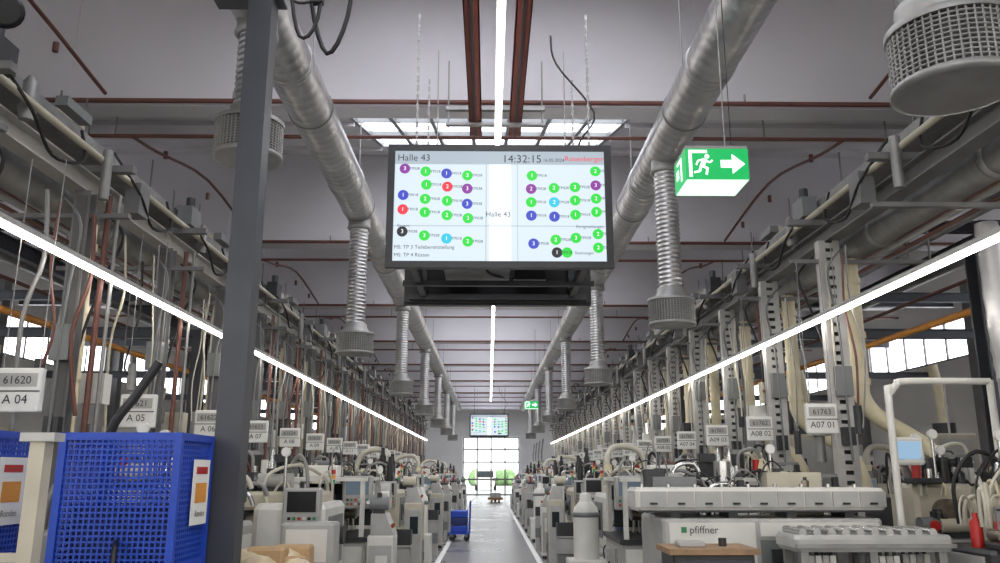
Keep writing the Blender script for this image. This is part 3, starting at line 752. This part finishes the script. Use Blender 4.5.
def m_cart(v=0):
    b = B('blue_pallet_trolley')
    b.box(0, .5, -.4, .4, .16, .2, blue)
    for x in (.08, .42):
        for y in (-.32, .32):
            b.cyl((x, y-.02, .07), (x, y+.02, .07), .07, rubber, 12); b.box(x-.03, x+.03, y-.03, y+.03, .1, .16, galvd)
    b.tube([(.02, -.36, .2), (.0, -.36, .85), (.0, -.3, .9), (.0, .3, .9), (.0, .36, .85), (.02, .36, .2)], .016, blue, 8, 3)
    for k in range(3): b.rbox(.06, .46, -.34, .34, .2+k*.17, .355+k*.17, blue2 if k % 2 else blue, .015)
    return b
def m_bins(v=0):
    b = B('stacked_parts_bins')
    for k in range(4):
        z = k*.22; b.rbox(0, .6, -.2, .2, z, z+.04, mgrey, .01)
        for a in ((0, .6, -.2, -.185), (0, .6, .185, .2), (0, .015, -.2, .2), (.585, .6, -.2, .2)): b.box(a[0], a[1], a[2], a[3], z+.03, z+.21, (mgrey, mtrim, mgrey, mdark)[k])
        b.box(.04, .56, -.17, .17, z+.05, z+.15, oily)
    return b
def m_aux(v=0):
    b = B('machine_control_console')
    b.rbox(0, .45, -.3, .3, .06, .95+.1*v, (mwhite, mgrey, mbeige)[v], .02); b.box(.03, .42, -.27, .27, 0, .06, mdark)
    b.box(-.012, 0, -.25, .25, .12, .6, mtrim); b.box(-.025, -.012, .15, .18, .3, .42, black)
    h = .95+.1*v
    b.box(.03, .42, -.312, -.3, .12, h-.1, mgrey); b.box(.1, .3, -.318, -.312, h-.45, h-.2, glassd if v else mwhite)
    vs = [(.0, -.28, h), (.4, -.28, h), (.4, .28, h), (.0, .28, h), (.15, -.28, h+.22), (.4, -.28, h+.22), (.4, .28, h+.22), (.15, .28, h+.22)]
    b.add(vs, [(3,2,1,0), (4,5,6,7), (0,1,5,4), (1,2,6,5), (2,3,7,6), (3,0,4,7)], mgrey)
    for k in range(4): b.cyl((.05+k*.0, -.2+k*.12, h+.08), (.03, -.2+k*.12, h+.11), .02, (red, green, black, yellow)[k], 8)
    clutter(b, 2, .25, .35, -.15, .15, h+.22)
    return b
FN = dict(rot=m_rotary, lat=m_lathe, cam=m_cam, ben=m_bench, tank=m_tank, cab=m_cabinet, mist=m_mist, feed=m_feeder, cart=m_cart, bins=m_bins, aux=m_aux)
NM = dict(rot='rotary_transfer_machine', lat='cnc_lathe', cam='multi_spindle_machine', ben='inspection_workbench', tank='coolant_filter_unit', cab='electrical_cabinet', mist='oil_mist_extractor', feed='bar_feeder', cart='blue_pallet_trolley', bins='stacked_parts_bins', aux='machine_control_console')
meshes = {}
for k, f in FN.items():
    for v in range(3 if k == 'aux' else 2): meshes[k, v] = f(v).mesh()
    if k != 'aux': meshes[k, 2] = meshes[k, 0]
def put(k, x, y, side, v=0):
    inst(meshes[k, v], NM[k], (x, y, 0), 0, None if side > 0 else (-1, 1, 1))
seq = ['rot', 'cam', 'lat', 'cam', 'rot', 'feed', 'cam', 'lat']
for k in range(17):
    dx = R.uniform(0, .08)
    put(seq[k % 8], 1.36+dx, 9.75+1.9*k, 1, (k//2) % 2)
    put(seq[(k+3) % 8], -1.32-dx, 8.25+1.9*k, -1, (k//3) % 2)
for k in range(16):
    c = ('tank', 'bins', 'aux', 'aux', 'bins')[k % 5]
    inst(meshes[c, k % 3], NM[c], (1.0 if c != 'tank' else .98, 10.7+1.9*k, 0), 0, (.62, .62, 1) if c != 'tank' else (.8, .6, 1))
    c = ('aux', 'bins', 'aux', 'tank', 'bins')[k % 5]
    inst(meshes[c, k % 3], NM[c], (-1.0, 9.2+1.9*k, 0), 0, (-.62, .62, 1))
for k in range(18):
    y = 5.8+2.3*k
    put(['mist', 'cab', 'cam', 'lat'][k % 4], 5.75, y+1.0, 1); put(['cam', 'mist', 'lat', 'cab'][k % 4], -5.0, y, -1)
    put(['cab', 'mist', 'lat'][k % 3], 8.2, y+.6, 1); put(['mist', 'cab', 'cam'][k % 3], -7.6, y+.4, -1)
for k in range(4):
    put('cab', 2.4, 46+k*3, 1); put('ben', -2.4, 45+k*3, -1)
put('cart', -.45, 20.7, -1)

b = B('hand_pallet_truck')
for x in (-.2, .2): b.box(x-.07, x+.07, 0, 1.1, .08, .14, yellow); b.cyl((x-.05, .1, .05), (x+.05, .1, .05), .05, rubber, 10)
b.box(-.27, .27, 1.1, 1.25, .08, .4, yellow); b.cyl((-.06, 1.3, .1), (.06, 1.3, .1), .1, rubber, 12)
b.tube([(0, 1.25, .3), (0, 1.4, .8), (0, 1.5, 1.15)], .02, mdark); b.tube([(-.15, 1.5, 1.15), (-.12, 1.52, 1.25), (.12, 1.52, 1.25), (.15, 1.5, 1.15), (-.15, 1.5, 1.15)], .015, black)
b.rbox(-.4, .4, 0, 1.05, .14, .26, wood, .01); b.rbox(-.3, .3, .05, 1.0, .26, .5, mgrey, .01)
b.build((.35, 46, 0))

# ------------------------------------------------------------------ foreground right
b = B('transfer_machine_line')
x0, x1, y0, y1 = 1.35, 3.3, 7.1, 8.1
b.rbox(x0+.1, x1, y0, y1, .1, 1.22, mgrey, .02); b.box(x0+.15, x1-.05, y0+.05, y1-.05, 0, .1, mdark)
b.box(1.5, 2.22, y0-.014, y0, .2, 1.19, mwhite); b.box(2.26, 3.26, y0-.014, y0, .2, 1.05, mtrim); b.box(2.26, 3.26, y0-.02, y0, 1.08, 1.19, mwhite)
b.text('pfiffner', (1.79, y0-.017, 1.13), .085, tile); b.add([(1.6, y0-.017, 1.11), (1.645, y0-.017, 1.11), (1.645, y0-.017, 1.155), (1.6, y0-.017, 1.155)], [(0, 1, 2, 3)], green)
b.box(2.12, 2.15, y0-.03, y0-.014, .8, .95, black); b.box(1.55, 2.05, y0-.02, y0-.014, .6, 1.02, mgrey)
for k in range(5): b.cb((2.4+k*.18, y0-.03, .9), (.12, .03, .16), (mdark, galvd)[k % 2])
b.rbox(x0-.1, x1+.1, y0+.1, y0+.55, 1.28, 1.47, mwhite, .03)
for k in range(9):
    xx = x0-.06+k*.235; b.box(xx, xx+.22, y0+.088, y0+.1, 1.31, 1.44, mgrey); b.cb((xx+.11, y0+.08, 1.34), (.06, .02, .018), black)
    b.cyl((xx+.05, y0+.3, 1.47), (xx+.05, y0+.3, 1.5), .02, chrome, 8)
b.box(x0-.08, x1+.08, y0+.08, y0+.1, 1.27, 1.285, mdark)
for k in range(4): b.box(x0+.2+k*.5, x0+.28+k*.5, y0+.15, y0+.45, 1.2, 1.28, mdark)
b.cb((1.7, y0+.75, 1.38), (.4, .3, .36), mtrim); b.cb((2.8, y0+.75, 1.4), (.5, .3, .4), mbeige)
b.cyl((2.2, y0+.8, 1.2), (2.2, y0+.8, 1.7), .08, chrome, 14)
hoses(b, 22, 1.5, 3.2, y0+.6, y1-.05, 1.2, .6); clutter(b, 14, 1.5, 3.1, y0+.62, y1-.1, 1.25); clutter(b, 10, 1.5, 3.1, y0+.65, y1-.1, 1.42)
b.build()
b = B('chip_conveyor')
X0 = 2.28
b.rbox(X0, X0+1.2, 6.35, 6.8, 1.02, 1.14, mgrey, .03)
for x in (X0+.08, X0+.6, X0+1.12):
    for y in (6.42, 6.75): b.box(x-.03, x+.03, y-.03, y+.03, 0, 1.02, galvd)
b.box(X0, X0+1.2, 6.33, 6.35, 1.05, 1.08, galvd); b.box(X0, X0+1.2, 6.36, 6.79, .8, .84, galvd); b.box(X0, X0+1.2, 6.36, 6.79, .5, .56, galvd)
for k in range(10): b.cyl((X0+.08+k*.11, 6.4, 1.16), (X0+.08+k*.11, 6.76, 1.16), .03, chrome, 8)
b.rbox(X0+.2, X0+.6, 6.45, 6.75, .56, .78, mdark, .02); clutter(b, 5, X0+.15, X0+.95, 6.45, 6.7, .84)
b.build()
b = B('tool_cabinet_bench')
b.box(1.3, 1.95, 6.15, 6.65, 1.02, 1.06, wood); b.rbox(1.33, 1.92, 6.18, 6.62, .08, 1.02, mdark, .01)
for k in range(6): b.box(1.36, 1.89, 6.165, 6.18, .13+k*.145, .255+k*.145, dsteel); b.box(1.5, 1.75, 6.15, 6.165, .2+k*.145, .215+k*.145, galvd)
for x in (1.38, 1.87):
    for y in (6.25, 6.55): b.cyl((x-.02, y, .04), (x+.02, y, .04), .04, rubber, 10)
b.rbox(1.4, 1.6, 6.3, 6.45, 1.06, 1.1, mgrey, .01); b.cyl((1.75, 6.4, 1.06), (1.75, 6.4, 1.12), .03, mdark, 10)
b.build()
b = B('tubular_guard_frame')
b.tube([(3.41, 7.0, 0), (3.41, 7.0, 2.15), (3.43, 7.0, 2.25), (3.49, 7.0, 2.33), (3.58, 7.0, 2.36), (4.3, 7.0, 2.36)], .03, mwhite, 10, 4)
b.cyl((4.3, 7.0, 0), (4.3, 7.0, 2.37), .03, mwhite, 10); b.cyl((3.9, 7.0, 2.36), (3.9, 7.0, 1.9), .01, galvd, 6)
b.build()
b = B('machining_station')
b.rbox(3.75, 4.4, 7.3, 8.1, .05, 1.05, mgrey, .03); b.rbox(3.8, 4.35, 7.5, 8.0, 1.05, 1.5, mbeige, .04)
b.cyl((4.05, 7.32, 1.25), (4.05, 7.7, 1.25), .12, oily, 16); b.cyl((3.85, 7.3, 1.15), (3.85, 7.6, 1.15), .045, red, 12)
b.rbox(3.5, 3.78, 7.2, 7.28, 1.66, 1.9, mwhite, .02); b.box(3.54, 3.74, 7.194, 7.2, 1.71, 1.86, hmi_on)
b.tube([(3.64, 7.28, 1.75), (3.7, 7.5, 1.75), (3.9, 7.7, 1.5)], .03, mgrey)
hoses(b, 16, 3.8, 4.35, 7.4, 8.0, 1.4, .45); clutter(b, 12, 3.8, 4.3, 7.4, 7.9, 1.5); clutter(b, 6, 3.8, 4.3, 7.35, 7.42, 1.05)
b.build()
b = B('tooling_station')
b.rbox(3.6, 4.5, 6.1, 6.85, .05, 1.05, mdark, .03); b.rbox(3.85, 4.4, 6.25, 6.8, 1.05, 1.4, mbeige, .04); b.box(3.58, 3.6, 6.2, 6.75, .3, 1.0, mgrey)
for k in range(5): b.cyl((3.7+k*.15, 6.24, 1.15+.05*(k % 2)), (3.7+k*.15, 6.1, 1.15+.05*(k % 2)), .045, (oily, mtrim, chrome)[k % 3], 12)
b.lathe((3.68, 6.4, 1.05), (3.68, 6.4, 1.3), [(0, .045), (.18, .045), (.21, .02), (.25, .02)], red, 14)
hoses(b, 22, 3.7, 4.4, 6.2, 6.8, 1.2, .6); clutter(b, 14, 3.9, 4.3, 6.3, 6.7, 1.4); clutter(b, 8, 3.65, 4.3, 6.12, 6.2, 1.05)
b.box(3.9, 4.02, 6.2, 6.21, 1.98, 2.25, pink); b.box(3.9, 3.92, 6.21, 6.25, 1.1, 2.3, galvd); b.box(4.06, 4.15, 6.2, 6.21, 2.02, 2.2, pink); b.box(3.9, 4.16, 6.212, 6.22, 2.26, 2.29, galvd)
b.tube([(4.3, 6.75, 3.7), (4.3, 6.75, 2.7), (4.3, 6.7, 2.2), (4.25, 6.6, 1.8), (4.2, 6.5, 1.4)], .09, galv, 14, 8, True)
b.build()

# ------------------------------------------------------------------ foreground left
def mesh_cart(name, w, d, h, solid):
    b = B(name)
    for x in (0, w):
        for y in (0, d): b.box(x-.02, x+.02, y-.02, y+.02, .12, h, blue)
    for z in (.14, .62, 1.1, h-.02):
        for y in (0, d): b.box(0, w, y-.018, y+.018, z-.02, z+.02, blue)
        for x in (0, w): b.box(x-.018, x+.018, 0, d, z-.02, z+.02, blue)
        b.box(0, w, 0, d, z-.03, z-.02, blue2) if z < h-.1 else None
    k0 = .03
    def grid_x(y):
        x = k0
        while x < w: b.box(x-.005, x+.005, y-.004, y+.004, .14, h, blue); x += k0
        z = .16
        while z < h: b.box(0, w, y-.005, y+.005, z-.005, z+.005, blue); z += k0
    def grid_y(x):
        y = k0
        while y < d: b.box(x-.004, x+.004, y-.005, y+.005, .14, h, blue); y += k0
        z = .16
        while z < h: b.box(x-.005, x+.005, 0, d, z-.005, z+.005, blue); z += k0
    grid_x(0); grid_x(d); grid_y(0); grid_y(w)
    for x in (.06, w-.06):
        for y in (.08, d-.08):
            b.cyl((x-.02, y, .06), (x+.02, y, .06), .06, rubber, 14); b.box(x-.03, x+.03, y-.04, y+.04, .09, .13, galvd)
    for z in (.18, .66, 1.14): b.rbox(.05, w-.05, .08, d-.08, z, z+.28, solid, .01)
    b.box(w+.018, w+.024, .2, .46, h-.5, h-.14, paper); b.box(w+.024, w+.026, .24, .42, h-.38, h-.27, orange); b.box(w+.024, w+.026, .24, .42, h-.22, h-.18, red)
    b.text('Ronden', (w+.027, .33, h-.44), .05, tile, (0, 1, 0))
    b.tube([(w*.55, -.02, h-.9), (w*.6, -.1, h-.85), (w*.6, -.1, h-.62), (w*.55, -.02, h-.57)], .014, black)
    return b
mesh_cart('blue_mesh_trolley', .62, .5, 1.81, blue2).build((-2.3, 4.55, 0))
mesh_cart('blue_mesh_trolley', .62, .7, 1.82, blue2).build((-3.27, 4.35, 0))
b = B('label_stand')
b.box(-2.14, -2.07, 3.92, 4.0, .03, 1.74, mbeige); b.box(-2.22, -1.98, 3.82, 4.1, 0, .03, mbeige); b.box(-2.18, -2.02, 3.9, 4.0, 1.74, 1.78, mgrey)
b.box(-2.3, -2.14, 3.94, 3.98, 1.2, 1.24, mbeige)
b.build()
b = B('wrapped_parts_table')
b.box(-1.95, -1.2, 6.1, 6.8, .78, .82, wood)
for x in (-1.9, -1.25):
    for y in (6.15, 6.75): b.box(x-.02, x+.02, y-.02, y+.02, 0, .78, mgrey)
for k in range(9):
    cx, cy = R.uniform(-1.8, -1.35), R.uniform(6.2, 6.7); r = R.uniform(.09, .15)
    if k % 3 == 2: b.rbox(cx-.14, cx+.14, cy-.1, cy+.1, .82, .98+R.uniform(0, .14), card, .02)
    else: b.sph((cx, cy, .82+r*.75), r*1.3, wrap, 9, .72)
b.box(-1.9, -1.25, 6.12, 6.78, .3, .33, wood); b.rbox(-1.8, -1.4, 6.2, 6.6, .33, .6, card, .01)
b.build()
b = B('parts_washer_box')
b.rbox(-1.68, -1.25, 6.9, 7.2, .5, 1.2, mgrey, .02); b.box(-1.63, -1.3, 6.885, 6.9, .9, 1.15, mwhite); b.cyl((-1.45, 6.88, .8), (-1.45, 6.87, .8), .04, black, 10)
for x in (-1.65, -1.28): b.box(x-.02, x+.02, 6.92, 7.18, 0, .5, galvd)
b.build()
b = B('turning_machine_station')
b.rbox(-3.3, -2.0, 5.95, 7.3, .05, 1.2, mgrey, .03); b.rbox(-3.1, -2.5, 6.1, 6.9, 1.2, 1.5, mbeige, .04); b.box(-2.0, -1.99, 6.1, 7.2, .2, 1.1, mwhite)
b.tube([(-2.8, 6.2, 1.5), (-2.75, 6.1, 1.9), (-2.6, 6.1, 2.15), (-2.45, 6.1, 2.4)], .035, mdark, 8)
b.cyl((-2.9, 6.4, 1.5), (-2.9, 6.4, 1.75), .1, black, 14); hoses(b, 18, -3.2, -2.1, 6.1, 7.2, 1.2, .6); clutter(b, 14, -3.1, -2.5, 6.1, 6.8, 1.5); clutter(b, 14, -2.45, -2.1, 6.1, 7.2, 1.2)
b.build()

# ------------------------------------------------------------------ world
w = bpy.data.worlds.new('World'); S.world = w; w.use_nodes = True
w.node_tree.nodes['Background'].inputs['Color'].default_value = (.95, .98, 1, 1)
w.node_tree.nodes['Background'].inputs['Strength'].default_value = 2.4
S.view_settings.view_transform = 'Standard'
S.view_settings.exposure = 0.48

cam = bpy.data.cameras.new('camera'); co = bpy.data.objects.new('camera', cam); COL.objects.link(co)
cam.sensor_width = 36; cam.lens = 29.5; cam.clip_end = 300
co.location = (0, 0, 1.6); co.rotation_euler = (math.radians(90+13.1), 0, math.radians(-.75))
S.camera = co
